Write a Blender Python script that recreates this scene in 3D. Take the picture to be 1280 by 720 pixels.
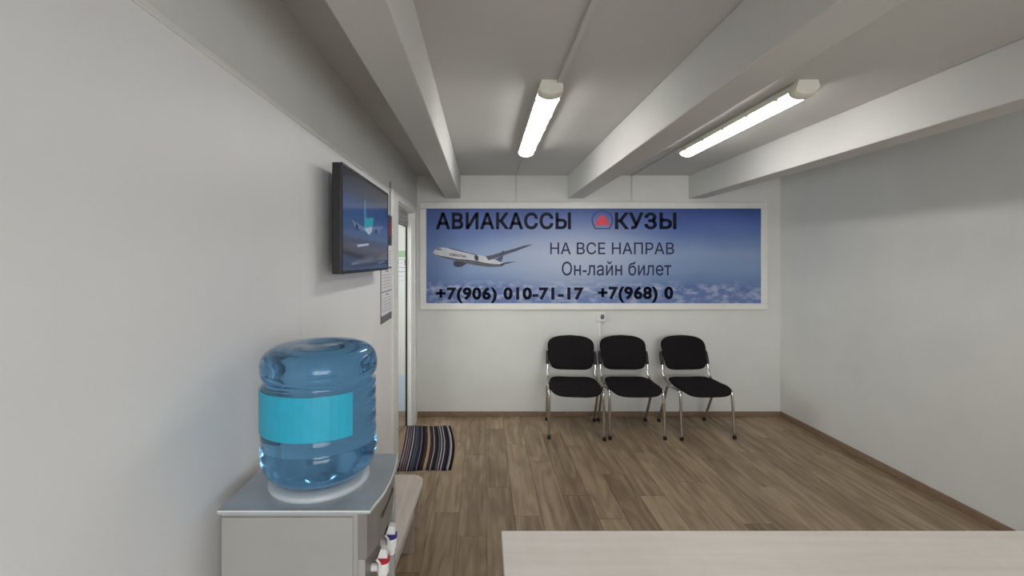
import bpy, bmesh, math, random
from mathutils import Vector, Matrix

random.seed(7)
for o in list(bpy.data.objects):
    bpy.data.objects.remove(o)
scene = bpy.context.scene
COL = scene.collection

# ------------------------------------------------------------------ camera, world, exposure
EYE = 1.55
cam_data = bpy.data.cameras.new('camera')
cam_data.sensor_width = 36.0
cam_data.lens = 560.0 / 1280.0 * 36.0
cam_data.shift_x = 36.0 / 1280.0
cam_data.shift_y = -35.0 / 1280.0
cam_data.clip_start = 0.02
cam = bpy.data.objects.new('camera', cam_data)
cam.location = (0, 0, EYE)
cam.rotation_euler = (math.pi / 2, 0, 0)
COL.objects.link(cam)
scene.camera = cam

world = bpy.data.worlds.new('world')
scene.world = world
world.use_nodes = True
world.node_tree.nodes['Background'].inputs[0].default_value = (0.75, 0.8, 0.9, 1)
world.node_tree.nodes['Background'].inputs[1].default_value = 0.3

scene.view_settings.view_transform = 'Standard'
scene.view_settings.look = 'None'
scene.view_settings.gamma = 1.0
scene.view_settings.exposure = 0.82
scene.view_settings.use_curve_mapping = False

# fill light added behind an unseen window opposite the banner, tilted low
room_fill = bpy.data.lights.new('room_fill_light', 'AREA')
room_fill.shape = 'RECTANGLE'
room_fill.size, room_fill.size_y = 2.3, 1.35
room_fill.energy = 62.0
room_fill.color = (0.93, 0.96, 1.0)
room_fill_o = bpy.data.objects.new('room_fill_light', room_fill)
room_fill_o.location = (1.15, -2.78, 1.5)
room_fill_o.rotation_euler = (math.radians(52), 0, 0)
COL.objects.link(room_fill_o)

# fill light added to brighten the neighbouring room, behind an unseen window
next_fill = bpy.data.lights.new('next_room_fill_light', 'AREA')
next_fill.shape = 'RECTANGLE'
next_fill.size, next_fill.size_y = 1.5, 1.2
next_fill.energy = 27.0
next_fill.color = (0.96, 0.99, 0.98)
next_fill_o = bpy.data.objects.new('next_room_fill_light', next_fill)
next_fill_o.location = (-2.42, 3.2, 1.45)
next_fill_o.rotation_euler = (math.radians(90), 0, math.radians(-90))
COL.objects.link(next_fill_o)

LAMP_STRENGTH = 13.0
LAMP_COLOR = (1.0, 0.985, 0.965)

# room measures (metres): X to the right, Y away from the eye, Z up
D = 4.45            # back wall
XL, XR = -0.652, 2.95
YF = -2.6           # wall behind the eye
ZC = 2.39           # ceiling slab
ZB = 2.16           # underside of the beams


def on_back(px, py, y=D):
    """photograph position -> point on the wall plane at depth y"""
    return ((px - 604.0) * y / 560.0, y, EYE - (py - 325.0) * y / 560.0)


def on_left(px, py, x):
    d = x * 560.0 / (px - 604.0)
    return (x, d, EYE - (py - 325.0) * d / 560.0)


# ------------------------------------------------------------------ materials
def srgb(r, g, b):
    def f(c):
        c /= 255.0
        return c / 12.92 if c <= 0.04045 else ((c + 0.055) / 1.055) ** 2.4
    return (f(r), f(g), f(b), 1.0)


MATS = {}


def mat(name, rgb, rough=0.5, metal=0.0, noise=0.0, nscale=8.0, bump=0.0, bscale=120.0, spec=0.5):
    m = bpy.data.materials.new(name)
    m.use_nodes = True
    nt = m.node_tree
    b = nt.nodes['Principled BSDF']
    c = srgb(*rgb)
    b.inputs['Base Color'].default_value = c
    b.inputs['Roughness'].default_value = rough
    b.inputs['Metallic'].default_value = metal
    b.inputs['Specular IOR Level'].default_value = spec
    tc = nt.nodes.new('ShaderNodeTexCoord')
    if noise > 0:
        n = nt.nodes.new('ShaderNodeTexNoise')
        n.inputs['Scale'].default_value = nscale
        n.inputs['Detail'].default_value = 5
        nt.links.new(tc.outputs['Object'], n.inputs['Vector'])
        r = nt.nodes.new('ShaderNodeValToRGB')
        r.color_ramp.elements[0].position = 0.3
        r.color_ramp.elements[1].position = 0.7
        r.color_ramp.elements[0].color = tuple(x * (1 - noise) for x in c[:3]) + (1,)
        r.color_ramp.elements[1].color = tuple(min(1, x * (1 + noise)) for x in c[:3]) + (1,)
        nt.links.new(n.outputs['Fac'], r.inputs['Fac'])
        nt.links.new(r.outputs['Color'], b.inputs['Base Color'])
    if bump > 0:
        n2 = nt.nodes.new('ShaderNodeTexNoise')
        n2.inputs['Scale'].default_value = bscale
        n2.inputs['Detail'].default_value = 3
        nt.links.new(tc.outputs['Object'], n2.inputs['Vector'])
        bp = nt.nodes.new('ShaderNodeBump')
        bp.inputs['Strength'].default_value = bump
        bp.inputs['Distance'].default_value = 0.003
        nt.links.new(n2.outputs['Fac'], bp.inputs['Height'])
        nt.links.new(bp.outputs['Normal'], b.inputs['Normal'])
    MATS[name] = m
    return m


M_PAINT = mat('wall_paint', (224, 224, 219), 0.75, noise=0.03, nscale=3, bump=0.15, bscale=60)
M_PANEL = mat('white_cladding', (236, 235, 234), 0.45, noise=0.015, nscale=4)
M_CEIL = mat('ceiling_paint', (208, 207, 203), 0.85, noise=0.03, nscale=2, bump=0.2, bscale=40)
M_TRIM = mat('white_trim', (234, 233, 228), 0.4, noise=0.02, nscale=10)
M_BASE = mat('brown_baseboard', (138, 116, 96), 0.5, noise=0.12, nscale=20)
M_SUBFLOOR = mat('subfloor', (96, 80, 62), 0.8, noise=0.1)
M_BLUE = mat('pale_blue_paint', (196, 214, 235), 0.7, noise=0.02)
M_BLACK = mat('black_rubber', (24, 24, 25), 0.6, noise=0.1, nscale=30)
M_FABRIC = mat('black_fabric', (30, 27, 28), 0.95, noise=0.25, nscale=160, bump=0.5, bscale=500, spec=0.15)
M_PLASTIC = mat('black_plastic', (28, 28, 30), 0.45, noise=0.05, nscale=40)
M_CHROME = mat('chrome', (205, 203, 200), 0.16, 1.0, noise=0.03, nscale=30)
M_SILVER = mat('silver_plastic', (138, 134, 130), 0.38, 0.25, noise=0.03, nscale=25)
M_SILVERTOP = mat('silver_blue_top', (176, 183, 187), 0.35, 0.1, noise=0.06, nscale=14)
M_COOLERBODY = mat('cooler_grey', (168, 166, 161), 0.42, 0.1, noise=0.03, nscale=12)
M_DARKGAP = mat('dark_recess_plastic', (70, 66, 60), 0.6, noise=0.05)
M_WHITEPL = mat('white_plastic', (232, 231, 226), 0.35, noise=0.015, nscale=30)
M_CREAM = mat('cream_lamp_housing', (220, 219, 205), 0.45, noise=0.02, nscale=20)
M_REDPL = mat('red_plastic', (176, 34, 52), 0.35, noise=0.04)
M_BLUEPL = mat('blue_plastic', (44, 48, 122), 0.35, noise=0.04)
M_PAPER = mat('paper', (228, 228, 230), 0.8, noise=0.02)
M_INK = mat('grey_ink', (160, 160, 168), 0.8, noise=0.05)
M_CALDARK = mat('calendar_grey', (112, 114, 122), 0.7, noise=0.05)
M_SLAT = mat('grey_shutter_slat', (168, 168, 166), 0.5, noise=0.04)
M_NAVY = mat('navy_print', (34, 40, 76), 0.5, noise=0.05, nscale=20)
M_NAVY2 = mat('navy_thin_print', (22, 26, 78), 0.5, noise=0.05, nscale=20)
M_LOGORED = mat('red_print', (226, 70, 92), 0.5, noise=0.08, nscale=30)
M_LOGOBLUE = mat('logo_blue_print', (52, 66, 124), 0.5, noise=0.05, nscale=30)
M_FUSE = mat('fuselage_white_print', (205, 206, 212), 0.5, noise=0.08, nscale=18)
M_FUSEDARK = mat('fuselage_shadow_print', (92, 92, 100), 0.5, noise=0.15, nscale=22)
M_WING = mat('wing_print', (78, 82, 104), 0.5, noise=0.12, nscale=14)
M_ENGINE = mat('engine_print', (58, 60, 72), 0.5, noise=0.15, nscale=25)
M_GREEN = mat('green_print', (146, 188, 138), 0.6, noise=0.12, nscale=60)
M_TEXTGREY = mat('dark_grey_print', (70, 72, 78), 0.6, noise=0.05)
M_CORD = mat('dark_cord', (84, 84, 86), 0.7, noise=0.05)
M_COLLAR = mat('collar_grey', (196, 202, 206), 0.3, noise=0.03, nscale=20)
M_LABEL = mat('cyan_label', (40, 170, 200), 0.4, noise=0.06, nscale=30)


def nodes_mat(name):
    m = bpy.data.materials.new(name)
    m.use_nodes = True
    nt = m.node_tree
    return m, nt, nt.nodes['Principled BSDF']


def link(nt, a, b):
    nt.links.new(a, b)


def ramp(nt, stops):
    r = nt.nodes.new('ShaderNodeValToRGB')
    e = r.color_ramp.elements
    while len(e) < len(stops):
        e.new(0.5)
    for el, (p, c) in zip(e, stops):
        el.position = p
        el.color = c if len(c) == 4 else srgb(*c)
    return r


def mapping(nt, coord, scale=(1, 1, 1), loc=(0, 0, 0)):
    mp = nt.nodes.new('ShaderNodeMapping')
    mp.inputs['Scale'].default_value = scale
    mp.inputs['Location'].default_value = loc
    link(nt, coord, mp.inputs['Vector'])
    return mp


def wood_mat(name, dark, mid, light, grain=(38, 2.2, 38), rough=0.45, per_object=True, contrast=1.0, tone=0.2):
    m, nt, b = nodes_mat(name)
    tc = nt.nodes.new('ShaderNodeTexCoord')
    oi = nt.nodes.new('ShaderNodeObjectInfo')
    add = nt.nodes.new('ShaderNodeVectorMath')
    add.operation = 'MULTIPLY_ADD'
    comb = nt.nodes.new('ShaderNodeCombineXYZ')
    link(nt, oi.outputs['Random'], comb.inputs[0])
    link(nt, oi.outputs['Random'], comb.inputs[1])
    link(nt, oi.outputs['Random'], comb.inputs[2])
    link(nt, comb.outputs[0], add.inputs[0])
    add.inputs[1].default_value = (37.0, 53.0, 11.0)
    link(nt, tc.outputs['Object'], add.inputs[2])
    v = add.outputs[0]
    # broad cathedral figure
    mp1 = mapping(nt, v, (7.0, 1.1, 7.0))
    n1 = nt.nodes.new('ShaderNodeTexNoise')
    n1.inputs['Scale'].default_value = 1.0
    n1.inputs['Detail'].default_value = 2
    link(nt, mp1.outputs[0], n1.inputs['Vector'])
    mul = nt.nodes.new('ShaderNodeMath')
    mul.operation = 'MULTIPLY'
    mul.inputs[1].default_value = 6.0
    link(nt, n1.outputs['Fac'], mul.inputs[0])
    fr = nt.nodes.new('ShaderNodeMath')
    fr.operation = 'PINGPONG'
    fr.inputs[1].default_value = 0.5
    link(nt, mul.outputs[0], fr.inputs[0])
    # fine grain
    mp2 = mapping(nt, v, grain)
    n2 = nt.nodes.new('ShaderNodeTexNoise')
    n2.inputs['Scale'].default_value = 1.0
    n2.inputs['Detail'].default_value = 6
    n2.inputs['Roughness'].default_value = 0.65
    link(nt, mp2.outputs[0], n2.inputs['Vector'])
    mix = nt.nodes.new('ShaderNodeMath')
    mix.operation = 'MULTIPLY_ADD'
    link(nt, fr.outputs[0], mix.inputs[0])
    mix.inputs[1].default_value = 0.38 * contrast
    link(nt, n2.outputs['Fac'], mix.inputs[2])
    shift = nt.nodes.new('ShaderNodeMath')
    shift.operation = 'MULTIPLY_ADD'
    link(nt, oi.outputs['Random'], shift.inputs[0])
    shift.inputs[1].default_value = tone if per_object else 0.0
    link(nt, mix.outputs[0], shift.inputs[2])
    r = ramp(nt, [(0.36, dark), (0.66, mid), (0.98, light)])
    link(nt, shift.outputs[0], r.inputs['Fac'])
    link(nt, r.outputs['Color'], b.inputs['Base Color'])
    b.inputs['Roughness'].default_value = rough
    bp = nt.nodes.new('ShaderNodeBump')
    bp.inputs['Strength'].default_value = 0.12
    bp.inputs['Distance'].default_value = 0.001
    link(nt, n2.outputs['Fac'], bp.inputs['Height'])
    link(nt, bp.outputs['Normal'], b.inputs['Normal'])
    return m


M_PLANK = wood_mat('floor_plank_wood', (106, 88, 67), (141, 120, 95), (174, 153, 125), grain=(26, 1.5, 26), contrast=1.15, tone=0.24)
M_DESK = wood_mat('bleached_laminate', (230, 222, 212), (238, 231, 222), (244, 238, 230), grain=(2.0, 30, 30), per_object=False, contrast=0.4)
M_BENCH = wood_mat('pale_bench_laminate', (190, 178, 168), (208, 197, 187), (220, 210, 200), per_object=False, contrast=0.5)
M_BENCHLEG = wood_mat('bench_leg_laminate', (176, 158, 148), (192, 174, 163), (204, 188, 178), per_object=False, contrast=0.4)


def sign_mat():
    m, nt, b = nodes_mat('sky_print')
    tc = nt.nodes.new('ShaderNodeTexCoord')
    sep = nt.nodes.new('ShaderNodeSeparateXYZ')
    link(nt, tc.outputs['Object'], sep.inputs[0])       # local: x 0..L, z 0..0.938
    # soft wobble so that the bands of sky are not ruler-straight
    nz = nt.nodes.new('ShaderNodeTexNoise')
    mp = mapping(nt, tc.outputs['Object'], (0.9, 1, 2.4))
    nz.inputs['Scale'].default_value = 1.6
    nz.inputs['Detail'].default_value = 3
    link(nt, mp.outputs[0], nz.inputs['Vector'])
    h = nt.nodes.new('ShaderNodeMath')
    h.operation = 'MULTIPLY_ADD'
    link(nt, nz.outputs['Fac'], h.inputs[0])
    h.inputs[1].default_value = 0.22
    dv = nt.nodes.new('ShaderNodeMath')
    dv.operation = 'MULTIPLY_ADD'
    link(nt, sep.outputs['Z'], dv.inputs[0])
    dv.inputs[1].default_value = 1 / 0.938
    dv.inputs[2].default_value = -0.11
    link(nt, dv.outputs[0], h.inputs[2])
    r = ramp(nt, [(0.0, (104, 126, 176)), (0.16, (92, 118, 172)), (0.34, (126, 152, 192)), (0.52, (140, 162, 198)),
                  (0.72, (104, 130, 186)), (0.86, (76, 104, 172)), (1.0, (58, 84, 152))])
    link(nt, h.outputs[0], r.inputs['Fac'])
    # brighter hazy patch in the middle of the print
    dst = nt.nodes.new('ShaderNodeVectorMath')
    dst.operation = 'DISTANCE'
    mpd = mapping(nt, tc.outputs['Object'], (0.8, 0, 1.9))
    link(nt, mpd.outputs[0], dst.inputs[0])
    dst.inputs[1].default_value = (1.45 * 0.8, 0, 0.46 * 1.9)
    rd = ramp(nt, [(0.0, (1, 1, 1, 1)), (0.95, (0, 0, 0, 1))])
    rd.color_ramp.interpolation = 'EASE'
    link(nt, dst.outputs['Value'], rd.inputs['Fac'])
    sc = nt.nodes.new('ShaderNodeMath')
    sc.operation = 'MULTIPLY'
    sc.inputs[1].default_value = 0.75
    link(nt, rd.outputs['Color'], sc.inputs[0])
    mx = nt.nodes.new('ShaderNodeMixRGB')
    link(nt, sc.outputs[0], mx.inputs['Fac'])
    link(nt, r.outputs['Color'], mx.inputs[1])
    mx.inputs[2].default_value = srgb(192, 200, 218)
    # darker blue towards the left end of the print
    rl = ramp(nt, [(0.0, (0.6, 0.6, 0.6, 1)), (0.42, (0, 0, 0, 1))])
    link(nt, sep.outputs['X'], rl.inputs['Fac'])
    mxl = nt.nodes.new('ShaderNodeMixRGB')
    link(nt, rl.outputs['Color'], mxl.inputs['Fac'])
    link(nt, mx.outputs[0], mxl.inputs[1])
    mxl.inputs[2].default_value = srgb(66, 92, 156)
    # printed cloud layer along the bottom
    cn = nt.nodes.new('ShaderNodeTexNoise')
    cn.inputs['Scale'].default_value = 9.0
    cn.inputs['Detail'].default_value = 7
    cn.inputs['Roughness'].default_value = 0.6
    cmp_ = mapping(nt, tc.outputs['Object'], (1, 1, 1.9))
    link(nt, cmp_.outputs[0], cn.inputs['Vector'])
    rc = ramp(nt, [(0.46, (0, 0, 0, 1)), (0.66, (1, 1, 1, 1))])
    link(nt, cn.outputs['Fac'], rc.inputs['Fac'])
    rz = ramp(nt, [(0.02, (0.5, 0.5, 0.5, 1)), (0.14, (0.7, 0.7, 0.7, 1)), (0.24, (0, 0, 0, 1))])
    link(nt, sep.outputs['Z'], rz.inputs['Fac'])
    cm = nt.nodes.new('ShaderNodeMath')
    cm.operation = 'MULTIPLY'
    link(nt, rc.outputs['Color'], cm.inputs[0])
    link(nt, rz.outputs['Color'], cm.inputs[1])
    mx2 = nt.nodes.new('ShaderNodeMixRGB')
    link(nt, cm.outputs[0], mx2.inputs['Fac'])
    link(nt, mxl.outputs[0], mx2.inputs[1])
    mx2.inputs[2].default_value = srgb(202, 208, 224)
    link(nt, mx2.outputs[0], b.inputs['Base Color'])
    b.inputs['Roughness'].default_value = 0.45
    return m


M_SKY = sign_mat()


def rug_mat():
    m, nt, b = nodes_mat('striped_rag_weave')
    uv = nt.nodes.new('ShaderNodeUVMap')
    sep = nt.nodes.new('ShaderNodeSeparateXYZ')
    nz = nt.nodes.new('ShaderNodeTexNoise')
    nz.inputs['Scale'].default_value = 9.0
    link(nt, uv.outputs[0], nz.inputs['Vector'])
    link(nt, uv.outputs[0], sep.inputs[0])
    wob = nt.nodes.new('ShaderNodeMath')
    wob.operation = 'MULTIPLY_ADD'
    link(nt, nz.outputs['Fac'], wob.inputs[0])
    wob.inputs[1].default_value = 0.016
    link(nt, sep.outputs['X'], wob.inputs[2])
    k, nv, dk, wh = (28, 25, 30), (40, 44, 64), (52, 43, 44), (182, 170, 174)
    bg, br, gy, pk = (164, 142, 120), (62, 46, 42), (88, 94, 98), (138, 122, 130)
    seq = [(0, k), (.03, pk), (.06, dk), (.085, pk), (.105, k), (.125, pk), (.14, nv), (.17, wh), (.19, k), (.22, gy),
           (.245, nv), (.262, gy), (.28, nv), (.345, pk), (.362, k), (.42, br), (.475, bg), (.525, br), (.565, dk),
           (.60, wh), (.617, dk), (.66, k), (.695, gy), (.725, nv), (.745, wh), (.765, br), (.80, wh), (.818, nv),
           (.865, k), (.905, gy), (.925, wh), (.955, k)]
    stops = seq[:32]
    r = ramp(nt, stops)
    r.color_ramp.interpolation = 'CONSTANT'
    link(nt, wob.outputs[0], r.inputs['Fac'])
    link(nt, r.outputs['Color'], b.inputs['Base Color'])
    b.inputs['Roughness'].default_value = 0.95
    b.inputs['Specular IOR Level'].default_value = 0.1
    w = nt.nodes.new('ShaderNodeTexWave')
    w.bands_direction = 'Y'
    w.inputs['Scale'].default_value = 45
    w.inputs['Distortion'].default_value = 1.0
    link(nt, uv.outputs[0], w.inputs['Vector'])
    bp = nt.nodes.new('ShaderNodeBump')
    bp.inputs['Strength'].default_value = 0.5
    bp.inputs['Distance'].default_value = 0.004
    link(nt, w.outputs['Fac'], bp.inputs['Height'])
    link(nt, bp.outputs['Normal'], b.inputs['Normal'])
    return m


M_RUG = rug_mat()


def lamp_mat():
    m = bpy.data.materials.new('lit_diffuser')
    m.use_nodes = True
    nt = m.node_tree
    b = nt.nodes['Principled BSDF']
    b.inputs['Base Color'].default_value = srgb(240, 240, 236)
    b.inputs['Emission Color'].default_value = LAMP_COLOR + (1,)
    b.inputs['Emission Strength'].default_value = LAMP_STRENGTH
    return m


M_LIT = lamp_mat()


def glass_mat():
    m, nt, b = nodes_mat('door_glass')
    b.inputs['Base Color'].default_value = (0.96, 0.98, 0.97, 1)
    b.inputs['Roughness'].default_value = 0.02
    b.inputs['Transmission Weight'].default_value = 1.0
    b.inputs['IOR'].default_value = 1.05
    return m


M_GLASS = glass_mat()


def bottle_mat():
    m, nt, b = nodes_mat('blue_water_bottle_plastic')
    b.inputs['Base Color'].default_value = srgb(118, 178, 222)
    b.inputs['Roughness'].default_value = 0.04
    b.inputs['Transmission Weight'].default_value = 0.9
    b.inputs['IOR'].default_value = 1.3
    n = nt.nodes.new('ShaderNodeTexNoise')
    tc = nt.nodes.new('ShaderNodeTexCoord')
    n.inputs['Scale'].default_value = 14
    link(nt, tc.outputs['Object'], n.inputs['Vector'])
    bp = nt.nodes.new('ShaderNodeBump')
    bp.inputs['Strength'].default_value = 0.15
    bp.inputs['Distance'].default_value = 0.006
    link(nt, n.outputs['Fac'], bp.inputs['Height'])
    link(nt, bp.outputs['Normal'], b.inputs['Normal'])
    return m


M_BOTTLE = bottle_mat()


def screen_mat():
    """picture shown on the television: dusk sky over an apron"""
    m, nt, b = nodes_mat('television_picture')
    tc = nt.nodes.new('ShaderNodeTexCoord')
    sep = nt.nodes.new('ShaderNodeSeparateXYZ')
    link(nt, tc.outputs['Object'], sep.inputs[0])
    nz = nt.nodes.new('ShaderNodeTexNoise')
    mp = mapping(nt, tc.outputs['Object'], (1, 5, 14))
    nz.inputs['Scale'].default_value = 1.0
    nz.inputs['Detail'].default_value = 4
    link(nt, mp.outputs[0], nz.inputs['Vector'])
    h = nt.nodes.new('ShaderNodeMath')
    h.operation = 'MULTIPLY_ADD'
    link(nt, nz.outputs['Fac'], h.inputs[0])
    h.inputs[1].default_value = 0.10
    dv = nt.nodes.new('ShaderNodeMath')
    dv.operation = 'MULTIPLY_ADD'
    link(nt, sep.outputs['Z'], dv.inputs[0])
    dv.inputs[1].default_value = 1 / 0.43
    dv.inputs[2].default_value = -0.05
    link(nt, dv.outputs[0], h.inputs[2])
    r = ramp(nt, [(0.0, (40, 52, 76)), (0.15, (46, 60, 86)), (0.19, (44, 40, 44)), (0.26, (74, 68, 70)), (0.33, (58, 62, 74)),
                  (0.38, (70, 86, 112)), (0.55, (58, 84, 124)), (0.76, (36, 62, 108)), (0.82, (44, 52, 74)), (1.0, (32, 34, 44))])
    link(nt, h.outputs[0], r.inputs['Fac'])
    b.inputs['Base Color'].default_value = (0.01, 0.01, 0.012, 1)
    link(nt, r.outputs['Color'], b.inputs['Emission Color'])
    b.inputs['Emission Strength'].default_value = 0.42
    b.inputs['Roughness'].default_value = 0.1
    b.inputs['Specular IOR Level'].default_value = 0.22
    return m


M_SCREEN = screen_mat()


def glow_print(name, rgb, e=0.35):
    m, nt, b = nodes_mat(name)
    b.inputs['Base Color'].default_value = (0.01, 0.01, 0.012, 1)
    b.inputs['Emission Color'].default_value = srgb(*rgb)
    b.inputs['Emission Strength'].default_value = e
    b.inputs['Roughness'].default_value = 0.15
    return m


M_TEAL = glow_print('screen_teal', (52, 160, 176))
M_SCRWHITE = glow_print('screen_white', (176, 190, 206))
M_SCRGREY = glow_print('screen_grey', (104, 122, 146))
M_SCRDARK = glow_print('screen_dark', (34, 44, 66))
M_CALPIC = mat('calendar_picture', (58, 44, 66), 0.45, noise=0.45, nscale=9)
M_CALRED = mat('calendar_red', (142, 52, 60), 0.5, noise=0.3, nscale=12)


# ------------------------------------------------------------------ mesh helpers
def obj(name, bm, material, parent=None, smooth=False, loc=None):
    me = bpy.data.meshes.new(name)
    bmesh.ops.recalc_face_normals(bm, faces=bm.faces[:])
    bm.to_mesh(me)
    bm.free()
    if smooth:
        me.polygons.foreach_set('use_smooth', [True] * len(me.polygons))
    me.materials.append(material)
    o = bpy.data.objects.new(name, me)
    COL.objects.link(o)
    if parent is not None:
        o.parent = parent
    if loc is not None:
        o.location = loc
    return o


def empty(name, loc=(0, 0, 0), rz=0.0, parent=None):
    o = bpy.data.objects.new(name, None)
    o.empty_display_size = 0.05
    o.location = loc
    o.rotation_euler = (0, 0, rz)
    COL.objects.link(o)
    if parent is not None:
        o.parent = parent
    return o


def tag(o, label, cat, group=None):
    o['label'] = label
    o['category'] = cat
    if group:
        o['group'] = group
    return o


def struct(o, label=None):
    o['kind'] = 'structure'
    if label:
        o['label'] = label
    return o


def box(bm, x0, x1, y0, y1, z0, z1, bevel=0.0, seg=2):
    vs = [bm.verts.new((x, y, z)) for x in (x0, x1) for y in (y0, y1) for z in (z0, z1)]
    idx = [(0, 1, 3, 2), (4, 6, 7, 5), (0, 4, 5, 1), (2, 3, 7, 6), (0, 2, 6, 4), (1, 5, 7, 3)]
    fs = [bm.faces.new([vs[i] for i in f]) for f in idx]
    if bevel > 0:
        es = list({e for f in fs for e in f.edges})
        bmesh.ops.bevel(bm, geom=es, offset=bevel, segments=seg, affect='EDGES', profile=0.5)
    return bm


def bx(*a, **k):
    return box(bmesh.new(), *a, **k)


def prism(bm, pts, axis, a0, a1):
    """extrude a 2-D outline along an axis; pts are in the two other axes in order"""
    def P(p, a):
        if axis == 'x':
            return (a, p[0], p[1])
        if axis == 'y':
            return (p[0], a, p[1])
        return (p[0], p[1], a)
    v0 = [bm.verts.new(P(p, a0)) for p in pts]
    v1 = [bm.verts.new(P(p, a1)) for p in pts]
    n = len(pts)
    bm.faces.new(v0)
    bm.faces.new(v1[::-1])
    for i in range(n):
        bm.faces.new([v0[i], v0[(i + 1) % n], v1[(i + 1) % n], v1[i]])
    return bm


def tube(bm, path, r, seg=10, squash=1.0):
    pts = [Vector(p) for p in path]
    rings = []
    prev = None
    for i, p in enumerate(pts):
        t = (pts[min(i + 1, len(pts) - 1)] - pts[max(i - 1, 0)]).normalized()
        if prev is None:
            a = Vector((0, 0, 1)) if abs(t.z) < 0.9 else Vector((1, 0, 0))
        else:
            a = prev
        u = (a - t * a.dot(t)).normalized()
        prev = u
        w = t.cross(u)
        rr = r[i] if isinstance(r, (list, tuple)) else r
        rings.append([bm.verts.new(p + u * math.cos(2 * math.pi * k / seg) * rr + w * math.sin(2 * math.pi * k / seg) * rr * squash)
                      for k in range(seg)])
    for a, b in zip(rings, rings[1:]):
        for k in range(seg):
            bm.faces.new([a[k], a[(k + 1) % seg], b[(k + 1) % seg], b[k]])
    bm.faces.new(rings[0][::-1])
    bm.faces.new(rings[-1])
    return bm


def lathe(bm, prof, seg=32, c=(0, 0), cap=True):
    rings = []
    for r, z in prof:
        rings.append([bm.verts.new((c[0] + r * math.cos(2 * math.pi * k / seg), c[1] + r * math.sin(2 * math.pi * k / seg), z))
                      for k in range(seg)])
    for a, b in zip(rings, rings[1:]):
        for k in range(seg):
            bm.faces.new([a[k], a[(k + 1) % seg], b[(k + 1) % seg], b[k]])
    if cap:
        bm.faces.new(rings[0][::-1])
        bm.faces.new(rings[-1])
    return bm


def smooth_path(pts, n=6):
    """Catmull-Rom through the points"""
    P = [Vector(p) for p in pts]
    P = [P[0] * 2 - P[1]] + P + [P[-1] * 2 - P[-2]]
    out = []
    for i in range(1, len(P) - 2):
        for k in range(n):
            t = k / n
            a, b, c, d = P[i - 1], P[i], P[i + 1], P[i + 2]
            out.append(0.5 * ((2 * b) + (c - a) * t + (2 * a - 5 * b + 4 * c - d) * t * t + (3 * b - a - 3 * c + d) * t ** 3))
    out.append(P[-2])
    return out


def pad(outline, thick, bulge, place, seg_rings=((1, 0.0), (0.985, 0.32), (0.94, 0.6), (0.8, 0.86), (0.5, 0.97), (0.02, 1.0))):
    """cushion: outline in (u,v); rings shrink to the middle on both faces; place(u,v,w)->xyz"""
    bm = bmesh.new()
    n = len(outline)
    cu = sum(p[0] for p in outline) / n
    cv = sum(p[1] for p in outline) / n

    def ring(s, w):
        return [bm.verts.new(place(cu + (u - cu) * s, cv + (v - cv) * s, w)) for u, v in outline]
    seq = [ring(s, -thick * h) for s, h in reversed(seg_rings)] + [ring(s, (thick + bulge) * h) for s, h in seg_rings[1:]]
    for a, b in zip(seq, seq[1:]):
        for k in range(n):
            bm.faces.new([a[k], a[(k + 1) % n], b[(k + 1) % n], b[k]])
    bm.faces.new(seq[0][::-1])
    bm.faces.new(seq[-1])
    return bm


def superellipse(a, b, p, n=40, taper=0.0, crown=0.0):
    out = []
    for k in range(n):
        t = 2 * math.pi * k / n
        c, s = math.cos(t), math.sin(t)
        u = a * math.copysign(abs(c) ** (2 / p), c)
        v = b * math.copysign(abs(s) ** (2 / p), s)
        u *= 1 + taper * (v / b)
        v += crown * (1 - (u / a) ** 2) * (1 if v > 0 else 0)
        out.append((u, v))
    return out


def contours(body):
    """outlines of a string set in the built-in font, as closed polygons"""
    cu = bpy.data.curves.new('text', 'FONT')
    cu.body = body
    t = bpy.data.objects.new('text', cu)
    COL.objects.link(t)
    dg = bpy.context.evaluated_depsgraph_get()
    te = t.evaluated_get(dg)
    c = te.to_curve(dg)
    polys = []
    for sp in c.splines:
        pts = []
        bp = sp.bezier_points
        m = len(bp)
        for i in range(m):
            p, q = bp[i], bp[(i + 1) % m]
            straight = ((p.handle_right - p.co).cross(q.co - p.co).length < 1e-5 and (q.handle_left - p.co).cross(q.co - p.co).length < 1e-5)
            k = 1 if straight else 5
            for j in range(k):
                u = j / k
                v = p.co * (1 - u) ** 3 + p.handle_right * 3 * u * (1 - u) ** 2 + q.handle_left * 3 * u * u * (1 - u) + q.co * u ** 3
                pts.append((v.x, v.y))
        out = []
        for p in pts:
            if not out or (abs(p[0] - out[-1][0]) + abs(p[1] - out[-1][1])) > 1e-5:
                out.append(p)
        if len(out) > 2:
            polys.append(out)
    te.to_curve_clear()
    bpy.data.objects.remove(t)
    bpy.data.curves.remove(cu)
    return polys


GLYPHS = {}


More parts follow.
